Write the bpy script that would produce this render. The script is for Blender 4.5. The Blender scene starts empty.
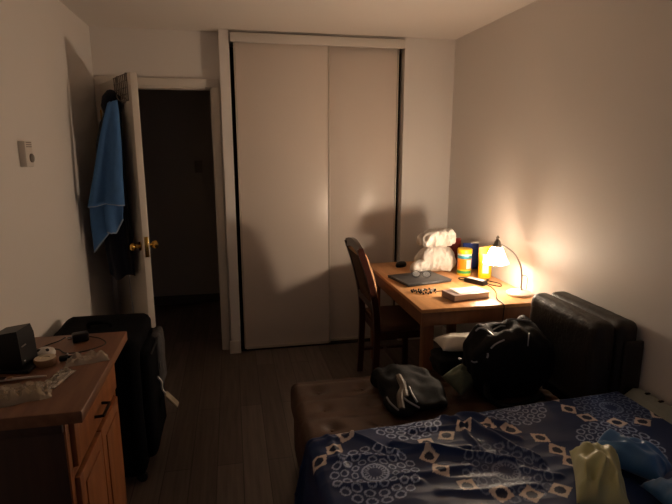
import bpy, bmesh, math, random
from mathutils import Vector, Matrix, noise
from mathutils.bvhtree import BVHTree
random.seed(7)
C = bpy.context.scene.collection
R = math.radians
PI = math.pi

# ------------------------------------------------------------------ camera
CAM_H = 1.6; PITCH = R(11.6); YAW = R(11.6); FPX = 505.0
cd = bpy.data.cameras.new('camera'); cam = bpy.data.objects.new('camera', cd); C.objects.link(cam)
cam.location = (0, 0, CAM_H); cam.rotation_euler = (PI/2 - PITCH, 0, -YAW)
cd.sensor_width = 36; cd.lens = FPX/672*36; cd.clip_start = .02
bpy.context.scene.camera = cam
CM = cam.rotation_euler.to_matrix()
CO = Vector((0, 0, CAM_H))
def ray(px, py): return (CM @ Vector(((px-336)/FPX, (252-py)/FPX, -1))).normalized()
def onz(px, py, z):
    d = ray(px, py); return CO + d*((z-CAM_H)/d.z)

# ------------------------------------------------------------------ materials
def lin(c):
    return tuple(((v/255)/12.92 if v/255 <= .04045 else ((v/255+.055)/1.055)**2.4) for v in c)
def mat(name, rgb, rough=.6, metal=0, spec=.5, bump=0, bscale=60, var=0, vscale=8, coat=0, trans=0, sheen=0, alpha=1):
    m = bpy.data.materials.new(name); m.use_nodes = True
    nt = m.node_tree; b = nt.nodes['Principled BSDF']
    c = lin(rgb)
    b.inputs['Base Color'].default_value = (*c, 1)
    b.inputs['Roughness'].default_value = rough; b.inputs['Metallic'].default_value = metal
    b.inputs['Specular IOR Level'].default_value = spec
    b.inputs['Coat Weight'].default_value = coat
    b.inputs['Transmission Weight'].default_value = trans
    b.inputs['Sheen Weight'].default_value = sheen
    b.inputs['Alpha'].default_value = alpha
    tc = nt.nodes.new('ShaderNodeTexCoord')
    if var:
        n = nt.nodes.new('ShaderNodeTexNoise'); n.inputs['Scale'].default_value = vscale; n.inputs['Detail'].default_value = 4
        nt.links.new(tc.outputs['Object'], n.inputs['Vector'])
        mx = nt.nodes.new('ShaderNodeMix'); mx.data_type = 'RGBA'
        mx.inputs[6].default_value = (*[v*(1-var) for v in c], 1); mx.inputs[7].default_value = (*[min(1, v*(1+var)) for v in c], 1)
        nt.links.new(n.outputs['Fac'], mx.inputs[0]); nt.links.new(mx.outputs[2], b.inputs['Base Color'])
    if bump:
        n = nt.nodes.new('ShaderNodeTexNoise'); n.inputs['Scale'].default_value = bscale; n.inputs['Detail'].default_value = 3
        nt.links.new(tc.outputs['Object'], n.inputs['Vector'])
        bp = nt.nodes.new('ShaderNodeBump'); bp.inputs['Strength'].default_value = bump; bp.inputs['Distance'].default_value = .01
        nt.links.new(n.outputs['Fac'], bp.inputs['Height']); nt.links.new(bp.outputs['Normal'], b.inputs['Normal'])
    return m
def wood(name, c1, c2, rough=.45, scale=(3, 40, 40), bump=.05):
    m = mat(name, c1, rough)
    nt = m.node_tree; b = nt.nodes['Principled BSDF']
    tc = nt.nodes.new('ShaderNodeTexCoord'); mp = nt.nodes.new('ShaderNodeMapping'); mp.inputs['Scale'].default_value = scale
    n = nt.nodes.new('ShaderNodeTexNoise'); n.inputs['Scale'].default_value = 1; n.inputs['Detail'].default_value = 5
    mx = nt.nodes.new('ShaderNodeMix'); mx.data_type = 'RGBA'
    mx.inputs[6].default_value = (*lin(c1), 1); mx.inputs[7].default_value = (*lin(c2), 1)
    rp = nt.nodes.new('ShaderNodeMapRange'); rp.inputs[1].default_value = .35; rp.inputs[2].default_value = .65
    nt.links.new(tc.outputs['Object'], mp.inputs['Vector']); nt.links.new(mp.outputs[0], n.inputs['Vector'])
    nt.links.new(n.outputs['Fac'], rp.inputs[0]); nt.links.new(rp.outputs[0], mx.inputs[0]); nt.links.new(mx.outputs[2], b.inputs['Base Color'])
    bp = nt.nodes.new('ShaderNodeBump'); bp.inputs['Strength'].default_value = bump; bp.inputs['Distance'].default_value = .005
    nt.links.new(n.outputs['Fac'], bp.inputs['Height']); nt.links.new(bp.outputs['Normal'], b.inputs['Normal'])
    return m
def floor_mat():
    m = mat('laminate_planks', (82, 68, 60), .38)
    nt = m.node_tree; b = nt.nodes['Principled BSDF']
    tc = nt.nodes.new('ShaderNodeTexCoord'); mp = nt.nodes.new('ShaderNodeMapping'); mp.inputs['Rotation'].default_value = (0, 0, PI/2)
    br = nt.nodes.new('ShaderNodeTexBrick'); br.inputs['Scale'].default_value = 1
    br.inputs['Brick Width'].default_value = 1.2; br.inputs['Row Height'].default_value = .13; br.inputs['Mortar Size'].default_value = .0025
    br.inputs['Color1'].default_value = (*lin((112, 100, 94)), 1); br.inputs['Color2'].default_value = (*lin((92, 80, 74)), 1)
    br.inputs['Mortar'].default_value = (*lin((62, 54, 50)), 1)
    mp2 = nt.nodes.new('ShaderNodeMapping'); mp2.inputs['Scale'].default_value = (45, 2.5, 1)
    n = nt.nodes.new('ShaderNodeTexNoise'); n.inputs['Scale'].default_value = 1; n.inputs['Detail'].default_value = 6
    mx = nt.nodes.new('ShaderNodeMix'); mx.data_type = 'RGBA'; mx.blend_type = 'MULTIPLY'; mx.inputs[0].default_value = .7
    rp = nt.nodes.new('ShaderNodeMapRange'); rp.inputs[1].default_value = .3; rp.inputs[2].default_value = .7; rp.inputs[3].default_value = .5; rp.inputs[4].default_value = 1.2
    L = nt.links.new
    L(tc.outputs['Object'], mp.inputs['Vector']); L(mp.outputs[0], br.inputs['Vector'])
    L(tc.outputs['Object'], mp2.inputs['Vector']); L(mp2.outputs[0], n.inputs['Vector']); L(n.outputs['Fac'], rp.inputs[0])
    L(br.outputs['Color'], mx.inputs[6]); L(rp.outputs[0], mx.inputs[7]); L(mx.outputs[2], b.inputs['Base Color'])
    return m
def emit_mat(name, rgb, strength):
    m = bpy.data.materials.new(name); m.use_nodes = True; nt = m.node_tree
    nt.nodes.remove(nt.nodes['Principled BSDF'])
    e = nt.nodes.new('ShaderNodeEmission'); e.inputs[0].default_value = (*rgb, 1); e.inputs[1].default_value = strength
    nt.links.new(e.outputs[0], nt.nodes['Material Output'].inputs[0]); return m
def film_mat(name, rgb, t=.45, rough=.15, bump=.4, bscale=45):
    """thin plastic film: glossy translucent mixed with clear"""
    m = mat(name, rgb, rough, bump=bump, bscale=bscale); nt = m.node_tree; b = nt.nodes['Principled BSDF']
    tr = nt.nodes.new('ShaderNodeBsdfTransparent'); ms = nt.nodes.new('ShaderNodeMixShader'); ms.inputs[0].default_value = t
    nt.links.new(b.outputs[0], ms.inputs[1]); nt.links.new(tr.outputs[0], ms.inputs[2])
    nt.links.new(ms.outputs[0], nt.nodes['Material Output'].inputs[0]); return m
def white_bag_mat():
    m = mat('white_bag_plastic', (236, 230, 222), .35, bump=.5, bscale=35); nt = m.node_tree; b = nt.nodes['Principled BSDF']
    tl = nt.nodes.new('ShaderNodeBsdfTranslucent'); tl.inputs[0].default_value = (.8, .76, .7, 1)
    ms = nt.nodes.new('ShaderNodeMixShader'); ms.inputs[0].default_value = .25
    nt.links.new(b.outputs[0], ms.inputs[1]); nt.links.new(tl.outputs[0], ms.inputs[2])
    nt.links.new(ms.outputs[0], nt.nodes['Material Output'].inputs[0]); return m

M = {
 'wall': mat('wall_paint', (226, 220, 214), .55, bump=.06, bscale=180),
 'ceiling': mat('ceiling_paint', (222, 214, 206), .9, bump=.1, bscale=220),
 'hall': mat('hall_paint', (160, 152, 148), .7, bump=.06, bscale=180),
 'trim': mat('trim_paint', (214, 206, 196), .4),
 'closet': mat('closet_panel', (218, 205, 194), .33, bump=.015, bscale=40),
 'door': mat('door_paint', (210, 200, 188), .4),
 'dark': mat('dark_recess', (20, 18, 17), .9),
 'floor': floor_mat(),
 'rail': mat('panel_edge_metal', (196, 184, 170), .5, 0),
 'brass': mat('brass', (212, 168, 86), .22, 1),
 'white_plastic': mat('white_plastic', (216, 208, 198), .4),
 'grey_plastic': mat('grey_plastic', (120, 112, 104), .45),
 'black_plastic': mat('black_plastic', (12, 12, 16), .4, spec=.25),
 'black_rubber': mat('black_rubber', (12, 12, 13), .55),
 'navy': mat('navy_coat_cloth', (13, 15, 30), .9, spec=.2, bump=.3, bscale=220, sheen=.1),
 'towel': mat('blue_towel_terry', (84, 128, 186), .95, spec=.1, bump=.8, bscale=350, var=.15, vscale=20),
 'towel_hem': mat('towel_hem', (150, 168, 190), .9, spec=.1, bump=.4, bscale=300),
 'wire': mat('white_coated_wire', (104, 96, 90), .4),
 'suit': mat('suitcase_fabric', (4, 4, 8), .85, spec=.1, bump=.4, bscale=400),
 'suit_grey': mat('suitcase_worn_side', (58, 55, 56), .7, bump=.5, bscale=60, var=.4, vscale=25),
 'zip': mat('zip_metal', (170, 170, 172), .25, 1),
 'tag': mat('tag_plastic', (150, 134, 112), .4),
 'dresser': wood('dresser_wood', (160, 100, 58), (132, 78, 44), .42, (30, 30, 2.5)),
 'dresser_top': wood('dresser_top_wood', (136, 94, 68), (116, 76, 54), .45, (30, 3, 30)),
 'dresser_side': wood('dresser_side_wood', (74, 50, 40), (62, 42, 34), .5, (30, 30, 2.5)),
 'bronze': mat('dark_bronze', (38, 28, 22), .35, .8),
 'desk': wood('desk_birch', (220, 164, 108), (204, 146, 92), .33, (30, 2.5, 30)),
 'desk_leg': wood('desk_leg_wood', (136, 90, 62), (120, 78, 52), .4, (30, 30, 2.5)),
 'chair': wood('chair_dark_wood', (70, 34, 24), (50, 23, 17), .32, (30, 30, 3)),
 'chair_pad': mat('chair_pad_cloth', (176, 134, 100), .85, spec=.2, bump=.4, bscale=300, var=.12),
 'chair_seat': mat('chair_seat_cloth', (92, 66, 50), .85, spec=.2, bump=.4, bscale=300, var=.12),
 'leather_brown': mat('brown_leather', (74, 50, 36), .48, bump=.12, bscale=120, var=.12, vscale=10),
 'leather_dark': mat('dark_leather', (40, 36, 33), .5, spec=.35, bump=.25, bscale=70, var=.15, vscale=10),
 'bag_black': mat('black_nylon', (8, 8, 11), .75, spec=.25, bump=.3, bscale=250),
 'bag_mesh': mat('grey_green_mesh', (96, 104, 84), .8, bump=.6, bscale=300, var=.2, vscale=40),
 'piping': mat('grey_piping', (150, 150, 154), .4),
 'lining': mat('grey_lining', (112, 102, 92), .6, bump=.3, bscale=80, var=.2, vscale=30),
 'white_cloth': mat('white_cotton', (206, 200, 190), .85, spec=.2, bump=.3, bscale=200),
 'mattress': mat('mattress_ticking', (150, 154, 146), .85, spec=.2, bump=.3, bscale=120, var=.12, vscale=14),
 'bedframe': mat('bed_base_cloth', (40, 36, 34), .85),
 'satin_yellow': mat('pale_yellow_satin', (186, 186, 138), .42, bump=.1, bscale=30, sheen=.1),
 'satin_blue': mat('blue_satin', (70, 122, 178), .4, bump=.1, bscale=30, sheen=.3),
 'laptop': mat('laptop_grey', (58, 58, 60), .42),
 'laptop_edge': mat('laptop_edge', (26, 26, 28), .4),
 'metal': mat('brushed_nickel', (150, 144, 136), .28, 1),
 'dark_metal': mat('dark_wire_metal', (44, 42, 42), .3, .8),
 'lens': film_mat('glasses_lens', (200, 205, 210), .85, .05, 0),
 'paper': mat('paper_pages', (224, 212, 200), .8, bump=.1, bscale=150),
 'cover': mat('book_cover', (196, 176, 172), .4),
 'cover_dark': mat('book_cover_edge', (140, 122, 120), .5),
 'yellow': mat('yellow_plastic', (240, 196, 30), .35),
 'orange': mat('orange_label', (236, 136, 22), .45),
 'teal': mat('teal_label', (60, 150, 170), .45),
 'green': mat('green_label', (56, 148, 84), .45),
 'label_white': mat('label_white', (232, 228, 220), .45),
 'foil_yellow': mat('yellow_foil', (242, 182, 24), .3, bump=.4, bscale=60),
 'red': mat('red_foil', (120, 24, 20), .35, bump=.4, bscale=60),
 'blue': mat('blue_pack', (30, 54, 132), .4, bump=.2, bscale=60),
 'white_bag': white_bag_mat(),
 'clear': film_mat('clear_film', (196, 180, 160), .5, .14, .6, 60),
 'clear_yellow': mat('yellowish_contents', (186, 160, 104), .6, var=.25, vscale=60, bump=.5, bscale=70),
 'foil': mat('silver_foil', (170, 160, 150), .25, .85, bump=.8, bscale=120),
 'tape': mat('tape_brown', (150, 112, 78), .5),
 'tape_face': mat('cream_disc', (214, 196, 170), .5),
 'lamp_base': mat('lamp_base_stone', (226, 214, 198), .4, var=.06, vscale=40),
 'shade': None,
}
SHADE_COL = (1.0, .765, .545)
M['shade'] = emit_mat('lit_frosted_glass', SHADE_COL, 150)
def shade_falloff(m, cx, lo, hi, k0, k1):
    # emission gradient painted across the glass, dimmed wallward to soften the hotspot
    nt = m.node_tree; e = nt.nodes['Emission']; tc = nt.nodes.new('ShaderNodeTexCoord'); sp_ = nt.nodes.new('ShaderNodeSeparateXYZ')
    mr = nt.nodes.new('ShaderNodeMapRange'); mr.interpolation_type = 'SMOOTHSTEP'
    mr.inputs[1].default_value = cx+lo; mr.inputs[2].default_value = cx+hi; mr.inputs[3].default_value = k0; mr.inputs[4].default_value = k1
    nt.links.new(tc.outputs['Object'], sp_.inputs[0]); nt.links.new(sp_.outputs['X'], mr.inputs[0]); nt.links.new(mr.outputs[0], e.inputs[1])
shade_falloff(M['shade'], 1.54-1.652, -.07, .035, 340, 6)
M['shade_inner'] = emit_mat('lit_glass_inside', SHADE_COL, 70)
M['bulb'] = emit_mat('lit_bulb', SHADE_COL, 30)

# ------------------------------------------------------------------ mesh builder
class MB:
    def __init__(s): s.bm = bmesh.new(); s.mi = 0
    def _tag(s, faces):
        for f in faces: f.material_index = s.mi
    def faces_from(s, verts, quads):
        vs = [s.bm.verts.new(v) for v in verts]; fs = []
        for q in quads:
            try: fs.append(s.bm.faces.new([vs[i] for i in q]))
            except ValueError: pass
        s._tag(fs); return vs, fs
    def box(s, lo, hi, bev=0, seg=2, mtx=None):
        lo = Vector(lo); hi = Vector(hi)
        r = bmesh.ops.create_cube(s.bm, size=1)
        vs = r['verts']
        for v in vs: v.co = Vector([(lo[i]+hi[i])/2 + v.co[i]*(hi[i]-lo[i]) for i in range(3)])
        es = list({e for v in vs for e in v.link_edges})
        fs = list({f for v in vs for f in v.link_faces})
        s._tag(fs)
        if bev:
            o = bmesh.ops.bevel(s.bm, geom=es, offset=bev, segments=seg, profile=.5, affect='EDGES', clamp_overlap=True)
            vs = list({v for f in o['faces'] for v in f.verts} | {v for v in vs if v.is_valid}); s._tag(o['faces'])
        if mtx is not None:
            for v in vs: v.co = mtx @ v.co
        return s
    def rings(s, rings, closed=True, cap0=True, cap1=True, loop=False):
        n = len(rings[0]); rv = [[s.bm.verts.new(p) for p in r] for r in rings]; fs = []
        m = len(rings)
        for i in range(m if loop else m-1):
            a, b = rv[i], rv[(i+1) % m]
            for j in range(n if closed else n-1):
                k = (j+1) % n
                try: fs.append(s.bm.faces.new((a[j], a[k], b[k], b[j])))
                except ValueError: pass
        if closed and not loop:
            if cap0: fs.append(s.bm.faces.new(rv[0][::-1]))
            if cap1: fs.append(s.bm.faces.new(rv[-1]))
        s._tag(fs); return s
    def sweep(s, pts, prof, loop=False, up=None):
        """sweep a 2D profile (list or function of fraction) along points"""
        P = [Vector(p) for p in pts]; n = len(P); rings = []; prev = None
        for i, p in enumerate(P):
            if loop: t = (P[(i+1) % n]-P[i-1])
            else: t = P[min(i+1, n-1)]-P[max(i-1, 0)]
            t.normalize()
            if up is not None: u = Vector(up)
            else: u = prev if prev is not None else (Vector((0, 0, 1)) if abs(t.z) < .9 else Vector((1, 0, 0)))
            x = (u - t*u.dot(t))
            if x.length < 1e-6: x = t.orthogonal()
            x.normalize(); prev = x; y = t.cross(x)
            pr = prof(i/(n-1)) if callable(prof) else prof
            rings.append([p + x*a + y*b for a, b in pr])
        return s.rings(rings, loop=loop)
    def tube(s, pts, r, seg=8, loop=False):
        if callable(r): return s.sweep(pts, lambda f: [(r(f)*math.cos(2*PI*k/seg), r(f)*math.sin(2*PI*k/seg)) for k in range(seg)], loop)
        return s.sweep(pts, [(r*math.cos(2*PI*k/seg), r*math.sin(2*PI*k/seg)) for k in range(seg)], loop)
    def bar(s, pts, w, d, up=None):
        return s.sweep(pts, [(-w/2, -d/2), (w/2, -d/2), (w/2, d/2), (-w/2, d/2)], up=up)
    def lathe(s, prof, c=(0, 0, 0), seg=24, mtx=None, mats=None, cap=True):
        c = Vector(c); rings = []
        for r, z in prof:
            ring = []
            for k in range(seg):
                v = Vector((r*math.cos(2*PI*k/seg), r*math.sin(2*PI*k/seg), z))
                if mtx is not None: v = mtx @ v
                ring.append(c+v)
            rings.append(ring)
        rv = [[s.bm.verts.new(p) for p in r] for r in rings]
        for i in range(len(rv)-1):
            for j in range(seg):
                k = (j+1) % seg
                f = s.bm.faces.new((rv[i][j], rv[i][k], rv[i+1][k], rv[i+1][j]))
                f.material_index = mats[i] if mats else s.mi
        if cap:
            f = s.bm.faces.new(rv[0][::-1]); f.material_index = mats[0] if mats else s.mi
            f = s.bm.faces.new(rv[-1]); f.material_index = mats[-1] if mats else s.mi
        return s
    def rbox(s, lo, hi, r, n=10, disp=None):
        """rounded box on a subdivided cube; disp(p, normal) moves the skin"""
        lo = Vector(lo); hi = Vector(hi); c = (lo+hi)/2; h = (hi-lo)/2; idx = {}; verts = []; quads = []
        ns = n if isinstance(n, tuple) else (n, n, n)
        def vid(i, j, k):
            if (i, j, k) not in idx:
                q = Vector(((2*i/ns[0]-1)*h.x, (2*j/ns[1]-1)*h.y, (2*k/ns[2]-1)*h.z))
                inn = Vector([max(-(h[a]-r), min(h[a]-r, q[a])) for a in range(3)])
                d = q-inn
                nrm = d.normalized() if d.length > 1e-9 else Vector((0, 0, 0))
                # keep flat faces exact
                p = inn + nrm*r if d.length > 1e-9 else q
                if disp: p = p + disp(p+c, nrm)
                idx[(i, j, k)] = len(verts); verts.append(p+c)
            return idx[(i, j, k)]
        a, b, d = ns
        for i in range(a):
            for j in range(b):
                quads.append((vid(i, j, 0), vid(i, j+1, 0), vid(i+1, j+1, 0), vid(i+1, j, 0)))
                quads.append((vid(i, j, d), vid(i+1, j, d), vid(i+1, j+1, d), vid(i, j+1, d)))
        for i in range(a):
            for k in range(d):
                quads.append((vid(i, 0, k), vid(i+1, 0, k), vid(i+1, 0, k+1), vid(i, 0, k+1)))
                quads.append((vid(i, b, k), vid(i, b, k+1), vid(i+1, b, k+1), vid(i+1, b, k)))
        for j in range(b):
            for k in range(d):
                quads.append((vid(0, j, k), vid(0, j, k+1), vid(0, j+1, k+1), vid(0, j+1, k)))
                quads.append((vid(a, j, k), vid(a, j+1, k), vid(a, j+1, k+1), vid(a, j, k+1)))
        s.faces_from(verts, quads); return s
    def grid(s, fn, nu, nv):
        verts = [fn(i/nu, j/nv) for i in range(nu+1) for j in range(nv+1)]
        quads = [(i*(nv+1)+j, (i+1)*(nv+1)+j, (i+1)*(nv+1)+j+1, i*(nv+1)+j+1) for i in range(nu) for j in range(nv)]
        s.faces_from(verts, quads); return s
    def pillow(s, w, d, h, n=22, wr=.012, seed=0, wscale=9, pw=2.6, flat=.35):
        """closed stuffed cushion, base at z=0, corners pulled out"""
        def half(sign):
            def f(u, v):
                a, b = 2*u-1, 2*v-1
                t = max(0, (1-abs(a)**pw)*(1-abs(b)**pw))**.55
                k = 1-.07*(1-abs(a)**2)*abs(b)**3; k2 = 1-.07*(1-abs(b)**2)*abs(a)**3
                x, y = a*w/2*k2, b*d/2*k
                z = h*flat + sign*t*h*((1-flat) if sign > 0 else flat)
                z += sign*t*wr*noise.noise(Vector((x*wscale+seed, y*wscale*1.6, sign*3.1+seed))) if sign > 0 else 0
                if sign > 0: z += t*wr*1.2*(1-abs(noise.noise(Vector((x*wscale*.9, y*wscale*1.9+seed, 1.7))))*2)
                return (x, y, z)
            return f
        s.grid(half(1), n, n)
        q = len(s.bm.faces); s.grid(half(-1), n, n)
        s.bm.faces.ensure_lookup_table()
        for f in s.bm.faces[q:]: f.normal_flip()
        bmesh.ops.remove_doubles(s.bm, verts=s.bm.verts[:], dist=1e-5)
        return s
    def build(s, name, mats, parent=None, smooth=40, recalc=True, mods=None):
        if recalc: bmesh.ops.recalc_face_normals(s.bm, faces=s.bm.faces[:])
        me = bpy.data.meshes.new(name); s.bm.to_mesh(me); s.bm.free()
        for m in (mats if isinstance(mats, (list, tuple)) else [mats]): me.materials.append(m)
        if smooth:
            me.polygons.foreach_set('use_smooth', [True]*len(me.polygons))
            if smooth < 180: me.set_sharp_from_angle(angle=R(smooth))
        o = bpy.data.objects.new(name, me); C.objects.link(o)
        if parent is not None: o.parent = parent
        return o

def thing(name, label, cat, loc=(0, 0, 0), rz=0, group=None):
    o = bpy.data.objects.new(name, None); C.objects.link(o); o.empty_display_size = .05
    o.location = loc; o.rotation_euler = (0, 0, rz)
    o['label'] = label; o['category'] = cat
    if group: o['group'] = group
    return o
def tag(o, label, cat, group=None):
    o['label'] = label; o['category'] = cat
    if group: o['group'] = group
    return o
def struct(name, mb, m, label=None, parent=None, cat=None, **k):
    o = mb.build(name, m, parent, **k)
    if parent is None:
        o['kind'] = 'structure'
        if label: o['label'] = label; o['category'] = cat or name.split('_')[0]
    return o
def bez(pts, n=10):
    """Catmull-Rom through points"""
    P = [Vector(p) for p in pts]; P = [2*P[0]-P[1]] + P + [2*P[-1]-P[-2]]; out = []
    for i in range(1, len(P)-2):
        for k in range(n):
            t = k/n; a, b, c, d = P[i-1], P[i], P[i+1], P[i+2]
            out.append(.5*((2*b)+(c-a)*t+(2*a-5*b+4*c-d)*t*t+(-a+3*b-3*c+d)*t**3))
    out.append(P[-2]); return out
def nz(x, y, z=0, s=1): return noise.noise(Vector((x*s, y*s, z*s)))

FILL_GLOW = .22  # strength of the added cool fill behind the viewer
# ------------------------------------------------------------------ the room
XL, XR, YB, YD, ZC, YN = -.915, 1.735, 3.87, 3.965, 2.42, -1.3
T = .1
HX0, HY = -1.7, 5.33
struct('floor', MB().box((HX0-T, YN-T, -.08), (XR+T, HY+T, 0)), M['floor'], 'dark wood plank floor of the bedroom', smooth=0)
struct('ceiling', MB().box((HX0-T, YN-T, ZC), (XR+T, HY+T, ZC+.08)), M['ceiling'], 'plain off white ceiling', smooth=0)
struct('wall_left', MB().box((XL-T, YN-T, 0), (XL, YD, ZC)), M['wall'], 'off white bedroom wall on the left', smooth=0)
struct('wall_right', MB().box((XR, YN-T, 0), (XR+T, YB+.75, ZC)), M['wall'], 'off white bedroom wall behind the lit lamp', smooth=0)
struct('wall_near', MB().box((XL, YN-T, 0), (XR, YN, ZC)), M['wall'], 'bedroom wall behind the viewer', smooth=0)
# wall with the door opening
DX0, DX1, DZ = -.875, -.115, 2.035
wb = MB()
wb.box((XL-T, YD, 0), (DX0, YD+T, ZC)); wb.box((DX0, YD, DZ), (DX1, YD+T, ZC)); wb.box((DX1, YD, 0), (-.05, YD+T, ZC))
struct('wall_door', wb, M['wall'], 'off white wall above and around the open doorway', smooth=0)
# wall with the closet opening: jutting column on the left, strip on the right, thin band above
CX0, CX1, CZ = .022, 1.33, 2.412
wb = MB()
wb.box((-.05, YB, 0), (CX0, YB+.75, ZC)); wb.box((CX1, YB, 0), (XR, YB+T, ZC)); wb.box((CX0, YB, CZ), (CX1, YB+T, ZC))
struct('wall_back', wb, M['wall'], 'off white wall holding the sliding closet', smooth=0)
wb = MB(); wb.box((CX0, YB+.65, 0), (XR, YB+.75, ZC))
struct('wall_closet', wb, M['dark'], 'dark inside of the closet', smooth=0)
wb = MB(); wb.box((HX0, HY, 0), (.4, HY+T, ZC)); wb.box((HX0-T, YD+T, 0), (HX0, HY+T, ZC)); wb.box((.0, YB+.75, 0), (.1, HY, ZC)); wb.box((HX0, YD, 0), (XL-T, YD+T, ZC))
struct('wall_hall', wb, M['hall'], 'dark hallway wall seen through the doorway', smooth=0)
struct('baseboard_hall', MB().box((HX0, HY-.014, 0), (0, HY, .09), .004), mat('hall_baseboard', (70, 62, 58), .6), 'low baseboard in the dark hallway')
# added window shaped fill behind the viewer: faint cool glow lifting the shadows
wf = MB()
for a, b in (((.2, YN, .95), (.26, YN+.05, 2.15)), ((1.44, YN, .95), (1.5, YN+.05, 2.15)), ((.26, YN, .95), (1.44, YN+.05, 1.01)), ((.26, YN, 2.09), (1.44, YN+.05, 2.15)), ((.83, YN, 1.01), (.87, YN+.045, 2.09))): wf.box(a, b, .004)
wn = struct('fill_window_1', wf, M['trim'], 'added window shaped fill light on the wall behind the viewer', cat='window')
struct('pane', MB().box((.26, YN+.005, 1.01), (1.44, YN+.012, 2.09)), emit_mat('cool_fill_glow', (.5, .6, 1.0), FILL_GLOW), parent=wn)
# trims
t = MB()
for (a, b) in (((DX0-.037, YD-.018, 0), (DX0, YD, DZ)), ((DX1, YD-.018, 0), (DX1+.052, YD, DZ)), ((DX0-.037, YD-.018, DZ), (DX1+.052, YD, DZ+.058))): t.box(a, b, .004)
for (a, b) in (((DX0, YD-.005, 0), (DX0+.012, YD+T, DZ)), ((DX1-.012, YD-.005, 0), (DX1, YD+T, DZ)), ((DX0, YD-.005, DZ-.012), (DX1, YD+T, DZ))): t.box(a, b)
struct('trim_1', t, M['trim'], 'painted casing around the open doorway', cat='trim')
struct('baseboard_column', MB().box((-.068, YB-.014, 0), (CX0-.002, YB, .105), .004), M['trim'], 'short baseboard block on the wall column left of closet')
struct('baseboard_back', MB().box((CX1+.004, YB-.014, 0), (XR, YB, .1), .004), M['trim'], 'white baseboard right of the closet')
struct('baseboard_right', MB().box((XR-.014, YN, 0), (XR, YB-.014, .1), .004), M['trim'], 'white baseboard along the right wall')
struct('baseboard_left', MB().box((XL, YN, 0), (XL+.014, YD-.02, .1), .004), M['trim'], 'white baseboard along the left wall')
# closet fascia, track, sliding panels
struct('trim_2', MB().box((CX0+.006, YB-.02, 2.338), (CX1-.004, YB+.012, 2.402), .005), M['trim'], 'long white fascia board above the sliding closet panels', cat='trim')
struct('trim_3', MB().box((CX0, YB+.02, 0), (CX1, YB+.1, .012), .003), M['dark'], 'dark floor track of the sliding closet', cat='trim')
def panel(name, x0, x1, y, label):
    p = struct(name, MB().box((x0+.012, y, .022), (x1-.012, y+.02, 2.36), .002), M['closet'], label, cat='closet door')
    for s0, s1 in ((x0, x0+.014), (x1-.014, x1)):
        struct('edge_rail', MB().box((s0, y-.006, .02), (s1, y+.026, 2.36), .003), M['rail'], parent=p)
    struct('bottom_rail', MB().box((x0+.014, y-.003, .014), (x1-.014, y+.023, .036), .003), M['rail'], parent=p)
    return p
panel('door_2', .05, .752, YB+.024, 'wide left sliding closet panel, in front of the other')
panel('door_3', .735, 1.303, YB+.062, 'right sliding closet panel, behind desk and chair')

# hinged room door, standing ajar into the room
ux = Vector((.432, -.902, 0)).normalized(); DA = math.atan2(ux.y, ux.x)
DH = Vector((-.858, 3.945, 0))
d = MB().box((0, -.02, .012), (.745, .02, 2.036), .002).build('door_1', M['door'])
d['kind'] = 'structure'; d['label'] = 'plain white bedroom door standing ajar'; d['category'] = 'door'
d.location = DH; d.rotation_euler = (0, 0, DA)
for sgn in (-1, 1):
    mt = Matrix.Rotation(-sgn*PI/2, 4, 'X')
    kb = MB().lathe([(.03, 0), (.03, .006), (.012, .01), (.011, .03), (.02, .036), (.027, .048), (.026, .06), (.018, .067), (.004, .069)], (.685, sgn*.02, .995), 20, mt).build('knob', M['brass'], d); kb['label'] = 'round brass door knob'
MB().box((.7452, -.012, .93), (.7475, .012, 1.06), .001).build('latch_plate', M['brass'], d)
for z in (.25, 1.05, 1.82):
    MB().tube([(-.006, -.022, z-.045), (-.006, -.022, z+.045)], .007).build('hinge', M['brass'], d)

def dl(s, y, z): return DH + ux*s + Vector((-ux.y, ux.x, 0))*y + Vector((0, 0, z))   # door-local to world

# over-door wire rack
rk = thing('over_door_rack', 'white wire grid rack hooked over the top of the open door', 'rack', DH + Vector((0, 0, 2.037)), DA)
g = MB()
for k in range(8): g.tube([(.42+k*.04, -.028, -.005), (.42+k*.04, -.028, -.16)], .0028, 6)
for k in range(5): g.tube([(.415, -.0305, -.006-k*.038), (.705, -.0305, -.006-k*.038)], .0028, 6)
g.build('wire_grid', M['wire'], rk)
for s in (.47, .66):
    MB().bar([(s, .0235, -.06), (s, .0235, .003), (s, -.0235, .003), (s, -.0275, -.05)], .014, .002, up=(1, 0, 0)).build('door_hook', M['wire'], rk)
for s in (.5, .58, .66):
    MB().tube(bez([(s, -.032, -.14), (s, -.05, -.165), (s, -.075, -.15), (s, -.082, -.125)], 5), .0035, 6).build('coat_hook', M['wire'], rk)

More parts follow.
